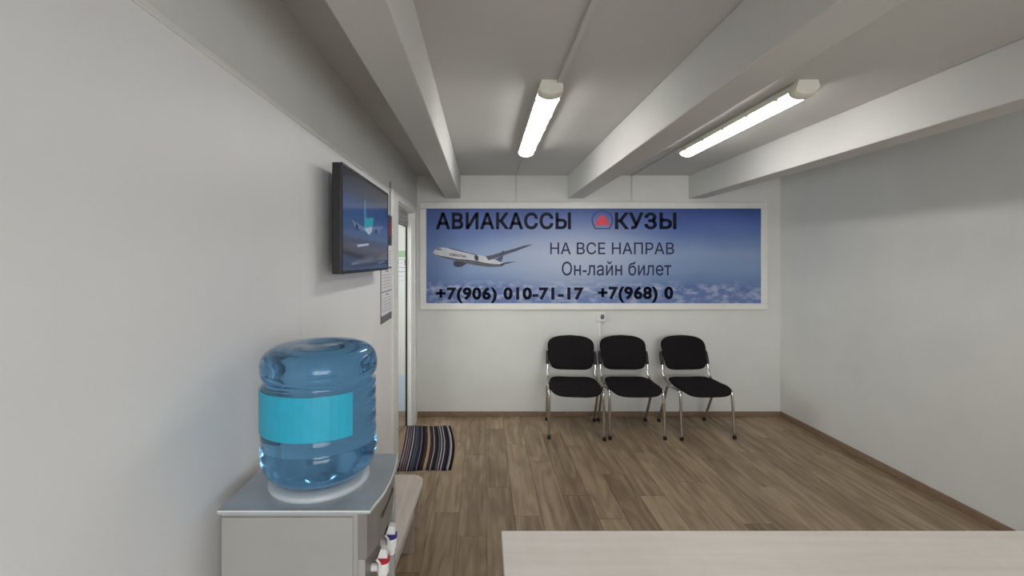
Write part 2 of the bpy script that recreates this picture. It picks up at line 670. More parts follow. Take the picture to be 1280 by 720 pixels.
def glyph(ch, bold):
    """(vertices, faces, bounds) of one character; bold fattens the stroke by that much on every side"""
    if (ch, bold) in GLYPHS:
        return GLYPHS[(ch, bold)]
    polys = contours(ch)
    V, F = [], []
    # non-zero winding fill in thin horizontal strips (outlines of the font overlap themselves)
    lo, hi = min(p[1] for q in polys for p in q), max(p[1] for q in polys for p in q)
    ys = sorted({round(p[1], 5) for q in polys for p in q} | {round(lo + (hi - lo) * k / 48, 5) for k in range(49)})
    edges = [(q[i - 1], q[i]) for q in polys for i in range(len(q)) if abs(q[i - 1][1] - q[i][1]) > 1e-6]
    for ya, yb in zip(ys, ys[1:]):
        if yb - ya < 1e-4:
            continue
        ym = (ya + yb) / 2
        hits = []
        for (p, q) in edges:
            if min(p[1], q[1]) < ym < max(p[1], q[1]):
                f = lambda y: p[0] + (q[0] - p[0]) * (y - p[1]) / (q[1] - p[1])
                hits.append((f(ym), f(ya), f(yb), 1 if q[1] > p[1] else -1))
        hits.sort()
        wn = 0
        for h in hits:
            if wn == 0:
                start = h
            wn += h[3]
            if wn == 0:
                base = len(V)
                V += [(start[1], ya), (h[1], ya), (h[2], yb), (start[2], yb)]
                F.append((base, base + 1, base + 2, base + 3))
    if bold > 0:
        for q in polys:
            n = len(q)
            for i in range(n):
                p0, p1 = Vector(q[i]), Vector(q[(i + 1) % n])
                d = (p1 - p0).normalized()
                nn = Vector((-d.y, d.x)) * bold
                base = len(V)
                V += [tuple(p0 + nn), tuple(p0 - nn), tuple(p1 - nn), tuple(p1 + nn)]
                F.append((base, base + 1, base + 2, base + 3))
                dp = (p0 - Vector(q[i - 1])).normalized()
                turn = dp.angle(d) if dp.length > 0 else 0
                if turn > 0.12:
                    base = len(V)
                    sharp = turn > 1.2
                    for k in range(4 if sharp else 8):
                        a = math.pi / 4 + k * math.pi / 2 if sharp else k * math.pi / 4
                        rad = bold * (1.4142 if sharp else 1.0)
                        V.append((p0.x + rad * math.cos(a), p0.y + rad * math.sin(a)))
                    F.append(tuple(range(base, len(V))))
    xs = [v[0] for v in V]
    ys = [v[1] for v in V]
    GLYPHS[(ch, bold)] = (V, F, (min(xs), max(xs), min(ys), max(ys)))
    return GLYPHS[(ch, bold)]


def lettering(body, material, parent, mapper, bold=0.0, label=None):
    """flat print, one small part for each character; mapper(u, w) -> local point, u and w run 0..1 over the line"""
    glyphs = []
    for i, ch in enumerate(body):
        if ch == ' ':
            continue
        V, F, (a, b, c, d) = glyph(ch, bold)
        right = max(p[0] for q in contours(body[:i + 1]) for p in q)
        own = max(p[0] for q in contours(ch) for p in q)
        sh = right - own + 2 * bold * 0.5 * i
        glyphs.append((V, F, sh, a + sh, b + sh, c, d))
    x0, x1 = min(g[3] for g in glyphs), max(g[4] for g in glyphs)
    y0, y1 = min(g[5] for g in glyphs), max(g[6] for g in glyphs)
    for V, F, sh, *_ in glyphs:
        me = bpy.data.meshes.new('letter')
        me.from_pydata([mapper((v[0] + sh - x0) / (x1 - x0), (v[1] - y0) / (y1 - y0)) for v in V], [], F)
        me.materials.append(material)
        o = bpy.data.objects.new('letter', me)
        COL.objects.link(o)
        o.parent = parent
        if label:
            o['label'] = label


def box_map(x0, x1, z0, z1, y, origin):
    return lambda u, w: (x0 + u * (x1 - x0) - origin[0], y - origin[1], z0 + w * (z1 - z0) - origin[2])


# ------------------------------------------------------------------ the room shell
floor = struct(obj('floor', bx(XL, XR, YF, D, -0.08, -0.0095), M_SUBFLOOR), 'brown wood-look plank flooring of the office')
PW, PL, GAP = 0.168, 1.05, 0.002
x = XL
row = 0
while x < XR - 0.002:
    x1 = min(x + PW, XR)
    y = YF - ((row * 0.37 + random.random() * 0.25) % 1.0) * PL
    while y < D:
        ya, yb = max(y, YF), min(y + PL, D)
        if yb - ya > 0.02:
            cx, cy = (x + x1) / 2, (ya + yb) / 2
            b = bx(x + GAP / 2 - cx, x1 - GAP / 2 - cx, ya + GAP / 2 - cy, yb - GAP / 2 - cy, -0.0095, 0.0)
            obj('floor_plank', b, M_PLANK, floor, loc=(cx, cy, 0))
        y += PL
    x = x1
    row += 1

struct(obj('ceiling', bx(XL - 0.08, XR + 0.1, YF - 0.1, D + 0.1, ZC, ZC + 0.12), M_CEIL), 'white painted concrete ceiling slab between beams')
for k, (bx0, bx1) in enumerate(((-0.374, -0.225), (0.838, 1.0), (2.04, 2.2))):
    struct(obj('trim_%d' % (k + 1), bx(bx0, bx1, YF, D, ZB, ZC, bevel=0.006), M_CEIL), 'white painted ceiling beam running from wall to wall')
struct(obj('wall_back', bx(XL - 1.6, XR + 0.1, D, D + 0.1, -0.08, ZC), M_PAINT), 'white painted back wall behind the banner and chairs')
struct(obj('wall_right', bx(XR, XR + 0.1, YF - 0.1, D, -0.08, ZC), M_PAINT), 'white painted right wall')
WX0, WX1, WZ0, WZ1 = 0.0, 2.3, 0.85, 2.1     # unseen window added opposite the banner to let the fill light in
wf = bmesh.new()
box(wf, XL - 1.6, WX0, YF - 0.1, YF, -0.08, ZC)
box(wf, WX1, XR, YF - 0.1, YF, -0.08, ZC)
box(wf, WX0, WX1, YF - 0.1, YF, -0.08, WZ0)
box(wf, WX0, WX1, YF - 0.1, YF, WZ1, ZC)
struct(obj('wall_front', wf, M_PAINT), 'white painted wall opposite the banner')
win = struct(empty('added_window_1', (WX0, YF, WZ0)), 'white framed unseen window added opposite the banner for the fill light')
for (a0, a1, c0, c1) in ((0, 2.3, 0, 0.06), (0, 2.3, 1.19, 1.25), (0, 0.06, 0.06, 1.19), (2.24, 2.3, 0.06, 1.19), (1.12, 1.18, 0.06, 1.19)):
    obj('window_frame', bx(a0, a1, -0.08, -0.02, c0, c1), M_TRIM, win)
obj('window_sill', bx(-0.05, 2.35, -0.02, 0.16, -0.03, 0.0, bevel=0.004), M_TRIM, win)

DY0, DY1, DZ = 3.36, 4.2, 1.995          # doorway in the left wall
wl = bmesh.new()
box(wl, XL - 0.073, XL - 0.004, YF, DY0, -0.08, ZC)
box(wl, XL - 0.073, XL - 0.004, DY1, D, -0.08, ZC)
box(wl, XL - 0.073, XL - 0.004, DY0, DY1, DZ, ZC)
wall_left = struct(obj('wall_left', wl, M_PAINT), 'left partition wall, white cladding below grey paint')
for (a, b) in ((YF, 0.4), (0.4, 1.6), (1.6, 3.18)):
    obj('cladding_panel', bx(XL - 0.004, XL, a + 0.0008, b - 0.0008, 0.06, 2.04), M_PANEL, wall_left)
obj('cladding_edge_strip', bx(XL - 0.004, XL + 0.006, YF, 3.18, 2.03, 2.048, bevel=0.002), M_TRIM, wall_left)

struct(obj('baseboard_back', bx(XL, XR, D - 0.014, D, 0.0, 0.048, bevel=0.004), M_BASE), 'brown baseboard along the back wall')
struct(obj('baseboard_left', bx(XL, XL + 0.014, YF, 3.18, 0.0, 0.055, bevel=0.004), M_BASE), 'brown baseboard along the left wall')
struct(obj('baseboard_right', bx(XR - 0.014, XR, YF, D - 0.014, 0.0, 0.055, bevel=0.004), M_BASE), 'brown baseboard along the right wall')

# neighbouring room seen through the glass door
nf = struct(obj('floor_beyond_door', bx(XL - 1.5, XL - 0.073, 1.5, D, -0.08, 0.0), wood_mat('next_room_floor', (112, 92, 70), (146, 122, 94), (174, 150, 118), per_object=False)),
            'brown floor beyond the glass door')
wn = bmesh.new()
box(wn, XL - 1.6, XL - 1.5, YF, 2.45, -0.08, ZC)
box(wn, XL - 1.6, XL - 1.5, 3.95, D, -0.08, ZC)
box(wn, XL - 1.6, XL - 1.5, 2.45, 3.95, -0.08, 0.85)
box(wn, XL - 1.6, XL - 1.5, 2.45, 3.95, 2.05, ZC)
struct(obj('wall_far_left', wn, M_PAINT), 'outer wall of the neighbouring room')
win2 = struct(empty('added_window_2', (XL - 1.5, 2.45, 0.85)), 'white framed unseen window added to light the neighbouring room')  # unseen window, added so that the fill light reaches this room
for (a0, a1, c0, c1) in ((0, 1.5, 0, 0.05), (0, 1.5, 1.15, 1.2), (0, 0.05, 0.05, 1.15), (1.45, 1.5, 0.05, 1.15), (0.73, 0.77, 0.05, 1.15)):
    obj('window_frame', bx(-0.08, -0.02, a0, a1, c0, c1), M_TRIM, win2)
struct(obj('wall_next_dado', bx(XL - 1.5, XL - 0.073, D - 0.006, D, 0.06, 0.405), M_BLUE), 'pale blue painted lower wall seen through the door')
struct(obj('baseboard_next_room', bx(XL - 1.5, XL - 0.073, D - 0.014, D, 0.0, 0.05, bevel=0.004), M_BASE), 'brown baseboard seen through the glass door')
struct(obj('ceiling_next_room', bx(XL - 1.6, XL - 0.08, YF - 0.1, D + 0.1, ZC, ZC + 0.12), M_CEIL), 'ceiling of the neighbouring room')

# glass door with casing
door = struct(empty('door_1', (XL, DY0, 0)), 'glazed door with white casing and grey roller shutter')
def dob(name, bm, m):
    bmesh.ops.translate(bm, verts=bm.verts[:], vec=(-XL, -DY0, 0))
    return obj(name, bm, m, door)
dob('casing', bx(XL - 0.004, XL + 0.016, 3.18, DY0, 0.0, 2.055, bevel=0.003), M_TRIM)
dob('casing', bx(XL - 0.004, XL + 0.014, DY1, 4.335, 0.0, 2.055, bevel=0.003), M_TRIM)
dob('casing', bx(XL - 0.004, XL + 0.015, DY0, DY1, DZ, 2.055, bevel=0.003), M_TRIM)
jb = bmesh.new()
box(jb, XL - 0.062, XL - 0.004, DY1 - 0.012, DY1, 0, DZ)
box(jb, XL - 0.040, XL - 0.018, DY1 - 0.026, DY1 - 0.012, 0, DZ)
dob('jamb', jb, M_TRIM)
dob('jamb', bx(XL - 0.073, XL - 0.004, DY0, DY0 + 0.012, 0, DZ), M_TRIM)
dob('jamb', bx(XL - 0.073, XL - 0.004, DY0 + 0.012, DY1 - 0.012, DZ - 0.012, DZ), M_TRIM)
dob('seal', bx(XL - 0.076, XL - 0.058, DY1 - 0.018, DY1 - 0.004, 0, DZ - 0.012), M_BLACK)
dob('glass_pane', bx(XL - 0.071, XL - 0.066, DY0 + 0.012, DY1 - 0.016, 0.006, DZ - 0.012), M_GLASS)
for k in range(3):
    z1 = DZ - 0.014 - k * 0.04
    dob('shutter_slat', bx(XL - 0.064, XL - 0.052, DY0 + 0.014, DY1 - 0.02, z1 - 0.036, z1, bevel=0.004), M_SLAT)
dob('shutter_rail', bx(XL - 0.062, XL - 0.054, DY0 + 0.014, DY1 - 0.02, DZ - 0.142, DZ - 0.134), M_BLACK)
dob('threshold', bx(XL - 0.073, XL - 0.004, DY0, DY1, -0.008, 0.0008), M_BASE)
for z in (0.30, 1.05, 1.75):
    s = bmesh.new()
    lathe(s, [(0.006, 0), (0.006, 0.003), (0.003, 0.004)], 10)
    bmesh.ops.rotate(s, verts=s.verts[:], cent=(0, 0, 0), matrix=Matrix.Rotation(math.pi / 2, 3, 'Y'))
    bmesh.ops.translate(s, verts=s.verts[:], vec=(XL + 0.015, 3.3, z))
    dob('screw_cap', s, M_SLAT)

# notice on the neighbouring wall
notice = empty('paper_notice', (-0.98, D, 1.4))
tag(notice, 'white notice with green heading on the wall beyond the glass door', 'notice')
obj('sheet', bx(-0.24, 0.24, -0.003, 0, -0.2, 0.27), M_PAPER, notice)
obj('heading', bx(-0.2, 0.205, -0.0036, -0.003, 0.178, 0.243), M_GREEN, notice)
lettering('31 - 2', M_NAVY, notice, box_map(-0.875, -0.772, 1.505, 1.545, D - 0.0036, (-0.98, D, 1.4)), bold=0.01)
for zz, hh in ((0.155, 0.006), (0.076, 0.007), (0.034, 0.009), (-0.01, 0.004), (-0.05, 0.004)):
    obj('text_line', bx(-0.2, 0.2, -0.0035, -0.003, zz - hh / 2, zz + hh / 2), M_INK, notice)

# ------------------------------------------------------------------ ceiling lamps and conduits
def make_lamp(x, y0, length, label, group):
    root = empty('ceiling_lamp', (x, y0, ZC))
    tag(root, label, 'lamp', group)
    w = 0.056
    # tray fixed to the ceiling
    hp = [(-w * 1.05, -0.044), (-w, -0.016), (-w * 0.7, 0), (w * 0.7, 0), (w, -0.016), (w * 1.05, -0.044)]
    b = bmesh.new()
    prism(b, hp, 'y', 0.012, length - 0.012)
    obj('housing', b, M_CREAM, root)
    # rounded prismatic diffuser
    n = 14
    dp = []
    for k in range(n + 1):
        t = math.pi * k / n
        dp.append((math.cos(t) * 0.046, -0.0437 - math.sin(t) ** 0.8 * 0.030))
    b = bmesh.new()
    prism(b, dp, 'y', 0.055, length - 0.04)
    obj('diffuser', b, M_LIT, root)
    for s, yy0, yy1 in ((1, 0.0, 0.056), (-1, length - 0.042, length)):
        b = bmesh.new()
        rings = []
        steps = 6
        for i in range(steps + 1):
            t = i / steps
            y = yy0 + (yy1 - yy0) * t
            e = t if s > 0 else 1 - t
            sc = 0.62 + 0.38 * math.sqrt(max(0, 1 - (1 - e) ** 2))
            ring = []
            for k in range(17):
                a = math.pi * k / 16
                ring.append(b.verts.new((math.cos(a) * 0.0575 * (0.85 + 0.15 * sc), y, -0.003 - (0.038 + math.sin(a) ** 0.8 * 0.034) * sc)))
            ring.append(b.verts.new((-0.045, y, -0.0)))
            ring.append(b.verts.new((0.045, y, -0.0)))
            rings.append(ring)
        m = len(rings[0])
        for r0, r1 in zip(rings, rings[1:]):
            for k in range(m):
                b.faces.new([r0[k], r0[(k + 1) % m], r1[(k + 1) % m], r1[k]])
        b.faces.new(rings[0][::-1])
        b.faces.new(rings[-1])
        obj('end_cap', b, M_CREAM, root, smooth=False)
    for k in range(5):
        yy = 0.14 + k * (length - 0.28) / 4
        for s in (-1, 1):
            obj('clip', bx(s * 0.057 - 0.003, s * 0.057 + 0.003, yy - 0.012, yy + 0.012, -0.052, -0.03, bevel=0.001), M_CREAM, root)
    return root


make_lamp(0.318, 2.085, 1.28, 'long lit fluorescent ceiling lamp in the ceiling bay nearest the door', 'fluorescent ceiling lamps')
make_lamp(1.515, 2.085, 1.28, 'long lit fluorescent ceiling lamp in the ceiling bay above the chairs', 'fluorescent ceiling lamps')


def conduit(path_boxes, label):
    b = bmesh.new()
    for q in path_boxes:
        box(b, *q, bevel=0.002)
    tag(obj('cable_conduit', b, M_CEIL), label, 'conduit', 'white cable conduits')


conduit([(0.345, 0.370, YF, 2.09, ZC - 0.016, ZC)], 'white conduit running along the ceiling into the end of the lamp')
conduit([(0.318, 0.332, 3.362, D, ZC - 0.012, ZC), (0.318, 0.332, D - 0.012, D, 2.135, ZC - 0.012)],
        'thin white conduit dropping to the banner frame above its first bold word')
conduit([(1.466, 1.48, 3.362, D, ZC - 0.012, ZC), (1.466, 1.48, D - 0.012, D, 2.135, ZC - 0.012)],
        'thin white conduit dropping to the banner frame above its second bold word')

# ------------------------------------------------------------------ the banner
SX0, SX1, SZ0, SZ1 = -0.564, 2.75, 1.121, 2.059
sign = empty('wall_banner', (SX0, D, SZ0))
tag(sign, 'blue airline ticket-office banner with airliner in a white frame', 'banner')
FY = D
def sob(name, bm, m, label=None, parent=None):
    bmesh.ops.translate(bm, verts=bm.verts[:], vec=(-SX0, -D, -SZ0))
    o = obj(name, bm, m, parent or sign)
    if label:
        o['label'] = label
    return o
sob('panel', bx(SX0, SX1, D - 0.012, D, SZ0, SZ1), M_SKY, 'sky-blue printed panel with clouds')
fw = 0.062
sob('frame_bar', bx(SX0 - fw, SX1 + fw, D - 0.024, D, SZ1, SZ1 + fw, bevel=0.004), M_TRIM)
sob('frame_bar', bx(SX0 - fw, SX1 + fw, D - 0.024, D, SZ0 - fw, SZ0, bevel=0.004), M_TRIM)
sob('frame_bar', bx(SX0 - fw, SX0, D - 0.024, D, SZ0, SZ1, bevel=0.004), M_TRIM)
sob('frame_bar', bx(SX1, SX1 + fw, D - 0.024, D, SZ0, SZ1, bevel=0.004), M_TRIM)

PY = D - 0.0125


def print_text(body, px0, px1, py0, py1, m, bold, spacing=1.0):
    a = on_back(px0, py1)
    b = on_back(px1, py0)
    lettering(body, m, sign, box_map(a[0], b[0], a[2], b[2], PY, (SX0, D, SZ0)), bold)


print_text('АВИАКАССЫ', 545, 713.5, 265.5, 287, M_NAVY, 0.035)
print_text('КУЗЫ', 768, 845, 265.5, 287, M_NAVY, 0.035)
print_text('НА ВСЕ НАПРАВ', 687.5, 842, 303, 318, M_NAVY2, 0.008)
print_text('Он-лайн билет', 702, 838.5, 326.5, 344.5, M_NAVY2, 0.008)
print_text('+7(906) 010-71-17', 545, 729, 359, 379, M_NAVY, 0.042)
print_text('+7(968) 0', 747, 841, 358, 378.5, M_NAVY, 0.042)


def flat(name, pts, m, parent, layer, label=None):
    """flat print on the banner from photograph outlines"""
    y = PY - 0.0003 * layer
    b = bmesh.new()
    vs = []
    for px, py in pts:
        p = on_back(px, py)
        vs.append(b.verts.new((p[0] - SX0, y - D, p[2] - SZ0)))
    b.faces.new(vs)
    bmesh.ops.triangulate(b, faces=b.faces[:])
    o = obj(name, b, m, parent)
    if label:
        o['label'] = label
    return o


def pc(pts):      # outline read off the enlarged airliner (x 9.143, origin 536,295)
    return [(536 + a / 9.143, 295 + b / 9.143) for a, b in pts]


fus = flat('airliner_print', pc([(50, 185), (75, 155), (110, 137), (165, 132), (240, 140), (330, 162), (430, 185), (560, 222),
                                 (640, 240), (760, 275), (850, 312), (880, 325), (840, 345), (760, 353), (680, 350), (560, 335),
                                 (440, 312), (330, 285), (220, 262), (130, 235), (70, 210)]), M_FUSE, sign, 1, 'white airliner flying up to the left')
flat('belly', pc([(60, 202), (130, 225), (230, 242), (330, 262), (430, 282), (520, 280), (640, 305), (760, 322), (870, 322),
                  (840, 345), (760, 354), (680, 352), (560, 337), (440, 314), (330, 287), (220, 264), (130, 237)]), M_FUSEDARK, fus, 2)
flat('cockpit_window', pc([(82, 152), (110, 144), (148, 148), (145, 160), (100, 158)]), M_ENGINE, fus, 3)
flat('roof_line', pc([(225, 134), (330, 158), (540, 212), (548, 222), (430, 192), (330, 168), (235, 146)]), M_ENGINE, fus, 3)
flat('wing', pc([(650, 232), (740, 214), (840, 182), (960, 150), (1080, 112), (1195, 92), (1150, 112), (1000, 172), (870, 215),
                 (780, 248), (700, 272), (680, 280), (672, 262)]), M_WING, fus, 4)
flat('wing_pod', pc([(832, 190), (838, 170), (856, 168), (868, 188)]), M_WING, fus, 4)
flat('tail_fin', pc([(760, 268), (800, 245), (852, 222), (838, 270), (826, 300)]), M_WING, fus, 3)
flat('tailplane', pc([(815, 318), (900, 298), (1000, 292), (930, 308), (870, 322), (860, 334), (822, 335)]), M_ENGINE, fus, 4)
flat('engine', pc([(520, 228), (545, 215), (566, 235), (566, 275), (545, 285), (526, 268)]), M_ENGINE, fus, 4)
flat('engine_cowl', pc([(545, 216), (600, 222), (660, 240), (680, 272), (640, 290), (566, 282), (570, 240)]), M_FUSE, fus, 3)
flat('engine', pc([(282, 290), (330, 285), (440, 312), (400, 335), (372, 354), (320, 354), (284, 340)]), M_ENGINE, fus, 4)


def airline_map(u, w):
    p0, p1 = pc([(236, 222)])[0], pc([(425, 250)])[0]
    q = on_back(p0[0] + u * (p1[0] - p0[0]), p0[1] + u * (p1[1] - p0[1]) - w * 28 / 9.143)
    return (q[0] - SX0, PY - 0.0012 - D, q[2] - SZ0)


lettering('UZBEKISTAN', M_NAVY, fus, airline_map, 0.03)

# small emblem between the words: dome outline with a red figure
dome = []
for k in range(25):
    a = math.radians(-30 + 240 * k / 24)
    dome.append((752.5 - 13.5 * math.cos(a), 275.5 - 12.3 * math.sin(a)))
dome = [(743, 286.5)] + dome + [(762, 286.5)]
inner = [(752.5 + (x_ - 752.5) * 0.88, 275.3 + (y_ - 275.3) * 0.88) for x_, y_ in dome]
b = bmesh.new()
vo = [b.verts.new((on_back(*p)[0] - SX0, PY - 0.0003 - D, on_back(*p)[2] - SZ0)) for p in dome]
vi = [b.verts.new((on_back(*p)[0] - SX0, PY - 0.0003 - D, on_back(*p)[2] - SZ0)) for p in inner]
nd = len(dome)
for k in range(nd):
    b.faces.new([vo[k], vo[(k + 1) % nd], vi[(k + 1) % nd], vi[k]])
emb = obj('emblem', b, M_LOGOBLUE, sign)
emb['label'] = 'dark blue dome outline with red peak inside'
flat('emblem_figure', [(742.5, 282), (747, 273.2), (751, 269.2), (754, 269.2), (758, 273.2), (762.5, 282)], M_LOGORED, emb, 2)

# ------------------------------------------------------------------ socket with conduit on the back wall
sock = empty('wall_socket', (on_back(750.5, 396)[0], D, on_back(750.5, 396)[2]))
tag(sock, 'white surface-mounted wall socket under the banner frame', 'socket')
obj('back_box', bx(-0.044, 0.044, -0.03, 0, -0.042, 0.048, bevel=0.005), M_WHITEPL, sock)
b = bmesh.new()
lathe(b, [(0.019, 0), (0.02, 0.003), (0.016, 0.0035), (0.015, 0.0005)], 20)
bmesh.ops.rotate(b, verts=b.verts[:], cent=(0, 0, 0), matrix=Matrix.Rotation(math.pi / 2, 3, 'X'))
bmesh.ops.translate(b, verts=b.verts[:], vec=(0.012, -0.0298, 0.002))
obj('outlet', b, M_CALDARK, sock)
for dx, dz in ((0.004, 0.02), (0.02, 0.024), (0.02, -0.012), (0.004, -0.018)):
    obj('contact', bx(dx - 0.005, dx + 0.005, -0.034, -0.029, dz - 0.004, dz + 0.004, bevel=0.001), M_BLACK, sock)
cx = on_back(749.5, 396)[0]
tag(obj('cable_conduit', bx(cx - 0.011, cx + 0.011, D - 0.014, D, 0.05, on_back(750, 402)[2], bevel=0.002), M_TRIM),
    'white vertical conduit from the wall socket down behind the chairs', 'conduit', 'white cable conduits')

# ------------------------------------------------------------------ chairs
def make_chair(label):
    root = empty('waiting_chair')
    tag(root, label, 'chair', 'waiting chairs along the back wall')
    # seat cushion with a waterfall front
    def seat_place(u, v, w):
        f = (v + 0.21) / 0.42                       # 0 front .. 1 rear
        z = 0.438 - 0.012 * math.sin(math.pi * f) - 0.05 * max(0, 0.34 - f) ** 2 / 0.1156
        z += 0.016 * (u / 0.22) ** 2 * f
        return (u, v - 0.06, z + w)
    out = superellipse(0.222, 0.215, 4.0, 52, taper=-0.06)
    obj('seat', pad(out, 0.024, -0.004, seat_place), M_FABRIC, root, smooth=True)
    b = bmesh.new()
    box(b, -0.17, 0.17, -0.19, 0.10, 0.398, 0.414, bevel=0.005)
    obj('seat_shell', b, M_PLASTIC, root)
    # backrest: upright rounded pad, leaning back and hugging the sitter a little
    def back_place(u, v, w):
        lean = 0.205 + 0.33 * v + 0.45 * v * v
        return (u, lean - 0.03 + 0.35 * u * u * -1 + 0.015 - w, 0.655 + v)
    outb = superellipse(0.213, 0.142, 5.0, 56, taper=0.07, crown=0.026)
    obj('backrest', pad(outb, 0.016, 0.008, back_place), M_FABRIC, root, smooth=True)
    for s in (-1, 1):
        # plastic sleeve on the side of the back
        def bp(z, off=0.0):
            v = z - 0.655
            return (s * 0.222, 0.205 + 0.33 * v + 0.45 * v * v - 0.012 + off, z)
        sl = bmesh.new()
        tube(sl, [bp(0.56), bp(0.58), bp(0.62), bp(0.66), bp(0.68)], [0.014, 0.016, 0.016, 0.015, 0.010], 10)
        obj('back_sleeve', sl, M_PLASTIC, root, smooth=True)
        post = smooth_path([bp(0.575), bp(0.50), (s * 0.222, 0.125, 0.452), (s * 0.226, 0.07, 0.425), (s * 0.228, -0.05, 0.418)], 6)
        t = bmesh.new()
        tube(t, post, 0.0115, 10)
        obj('back_post', t, M_CHROME, root, smooth=True)
        # legs meet under the seat side and splay fore and aft
        for f, path, foot in ((-1, [(s * 0.228, -0.06, 0.418), (s * 0.231, -0.155, 0.412), (s * 0.232, -0.19, 0.385), (s * 0.236, -0.205, 0.2), (s * 0.236, -0.222, 0.022)],
                               (s * 0.236, -0.222)),
                              (1, [(s * 0.228, -0.10, 0.412), (s * 0.231, 0.0, 0.405), (s * 0.232, 0.055, 0.375), (s * 0.229, 0.14, 0.2), (s * 0.226, 0.228, 0.022)],
                               (s * 0.226, 0.228))):
            t = bmesh.new()
            tube(t, smooth_path(path, 6), 0.0125, 10)
            leg = obj('leg', t, M_CHROME, root, smooth=True)
            ft = bmesh.new()
            lathe(ft, [(0.013, 0.0), (0.0155, 0.004), (0.0155, 0.026), (0.0125, 0.032)], 14, c=foot)
            obj('foot', ft, M_BLACK, leg, smooth=False)
    b = bmesh.new()
    tube(b, [(-0.23, -0.12, 0.402), (0.23, -0.12, 0.402)], 0.009, 8)
    obj('cross_bar', b, M_CHROME, root)
    b = bmesh.new()
    tube(b, [(-0.23, 0.03, 0.402), (0.23, 0.03, 0.402)], 0.009, 8)
    obj('cross_bar', b, M_CHROME, root)
    return root


def copy_tree(o, parent=None):
    c = o.copy()
    COL.objects.link(c)
    c.parent = parent
    for ch in o.children:
        copy_tree(ch, c)
    return c


chair = make_chair('black padded chrome-legged chair beside the bare stretch of wall')
chair.location = (0.822, 4.083, 0)
chair.rotation_euler.z = math.radians(-4.5)
c2 = copy_tree(chair)
c2.location = (1.332, 4.083, 0)
c2.rotation_euler.z = math.radians(-0.5)
c2['label'] = 'black padded chrome-legged chair between two others, beside the socket conduit'
c3 = copy_tree(chair)
c3.location = (1.925, 4.083, 0)
c3.rotation_euler.z = math.radians(4)
c3['label'] = 'black padded chrome-legged chair set apart by a gap, farthest from the door'

# ------------------------------------------------------------------ striped mat at the door
def make_rug():
    nu, nv = 24, 16
    bm = bmesh.new()
    uvl = bm.loops.layers.uv.new('UVMap')
    grid = {}
    for side in (0, 1):
        for i in range(nu + 1):
            for j in range(nv + 1):
                u, v = i / nu, j / nv           # v: 0 near, 1 far
                yy = 3.305 + v * 0.865 + 0.012 * math.sin(u * 9) * (v - 0.5) - 0.02 * (1 - u) * (1 - v)
                bow = -0.045 * math.sin(math.pi * v) * (0.2 - u) * 0.6
                xl = -0.630 - 0.080 * v + 0.018 * math.sin(math.pi * v)
                xr = -0.237 - 0.069 * v + 0.025 * math.sin(math.pi * v)
                xx = xl + (xr - xl) * (u - (0.08 * v * (1 - v)) * (1 - u)) + bow * 0.4
                z = 0.0012 + side * (0.009 + 0.0015 * math.sin(u * 17 + v * 3))
                if side == 1 and (i in (0, nu) or j in (0, nv)):
                    z = 0.006
                grid[(side, i, j)] = bm.verts.new((xx, yy, z))
    def face(keys, uvs):
        f = bm.faces.new([grid[k] for k in keys])
        for lp, q in zip(f.loops, uvs):
            lp[uvl].uv = q
    for side in (0, 1):
        for i in range(nu):
            for j in range(nv):
                ks = [(i, j), (i + 1, j), (i + 1, j + 1), (i, j + 1)]
                face([(side,) + k for k in ks], [(a / nu, b_ / nv) for a, b_ in ks])
    border = [(i, 0) for i in range(nu)] + [(nu, j) for j in range(nv)] + [(nu - i, nv) for i in range(nu)] + [(0, nv - j) for j in range(nv)]
    for a, c in zip(border, border[1:] + border[:1]):
        face([(0,) + a, (0,) + c, (1,) + c, (1,) + a], [(a[0] / nu, a[1] / nv), (c[0] / nu, c[1] / nv), (c[0] / nu, c[1] / nv), (a[0] / nu, a[1] / nv)])
    return bm


tag(obj('door_mat', make_rug(), M_RUG, smooth=True), 'dark striped woven rag mat on the floor by the door', 'mat')

# ------------------------------------------------------------------ television on the left wall
TVX = -0.565
ty0, ty1, tz0, tz1 = 1.79, 2.66, 1.493, 1.942
tv = empty('television', (TVX, ty0, tz0))
tag(tv, 'wall-mounted television showing an airliner with a turquoise tail', 'television')
def tob(name, bm, m, parent=None):
    bmesh.ops.translate(bm, verts=bm.verts[:], vec=(-TVX, -ty0, -tz0))
    return obj(name, bm, m, parent or tv)
tob('case', bx(TVX - 0.04, TVX - 0.002, ty0, ty1, tz0, tz1, bevel=0.004), M_PLASTIC)
tob('bracket', bx(XL, TVX - 0.039, ty0 + 0.28, ty1 - 0.28, tz0 + 0.1, tz1 - 0.1), M_PLASTIC)
bz = bmesh.new()
w_ = 0.009
box(bz, TVX - 0.003, TVX + 0.002, ty0, ty1, tz1 - w_, tz1)
box(bz, TVX - 0.003, TVX + 0.002, ty0, ty1, tz0, tz0 + w_ * 1.4)
box(bz, TVX - 0.003, TVX + 0.002, ty0, ty0 + w_, tz0 + w_ * 1.4, tz1 - w_)
box(bz, TVX - 0.003, TVX + 0.002, ty1 - w_, ty1, tz0 + w_ * 1.4, tz1 - w_)
tob('bezel', bz, M_PLASTIC)
scr = tob('screen', bx(TVX - 0.003, TVX, ty0 + w_, ty1 - w_, tz0 + w_ * 1.4, tz1 - w_), M_SCREEN)


def tvflat(name, pts, m, layer):
    b = bmesh.new()
    vs = []
    for a, c in pts:
        p = on_left(430 + a / 4.8, 200 + c / 4.8, TVX)
        vs.append(b.verts.new((0.0003 * layer, p[1] - ty0, p[2] - tz0)))
    b.faces.new(vs)
    bmesh.ops.triangulate(b, faces=b.faces[:])
    return obj(name, b, m, scr)


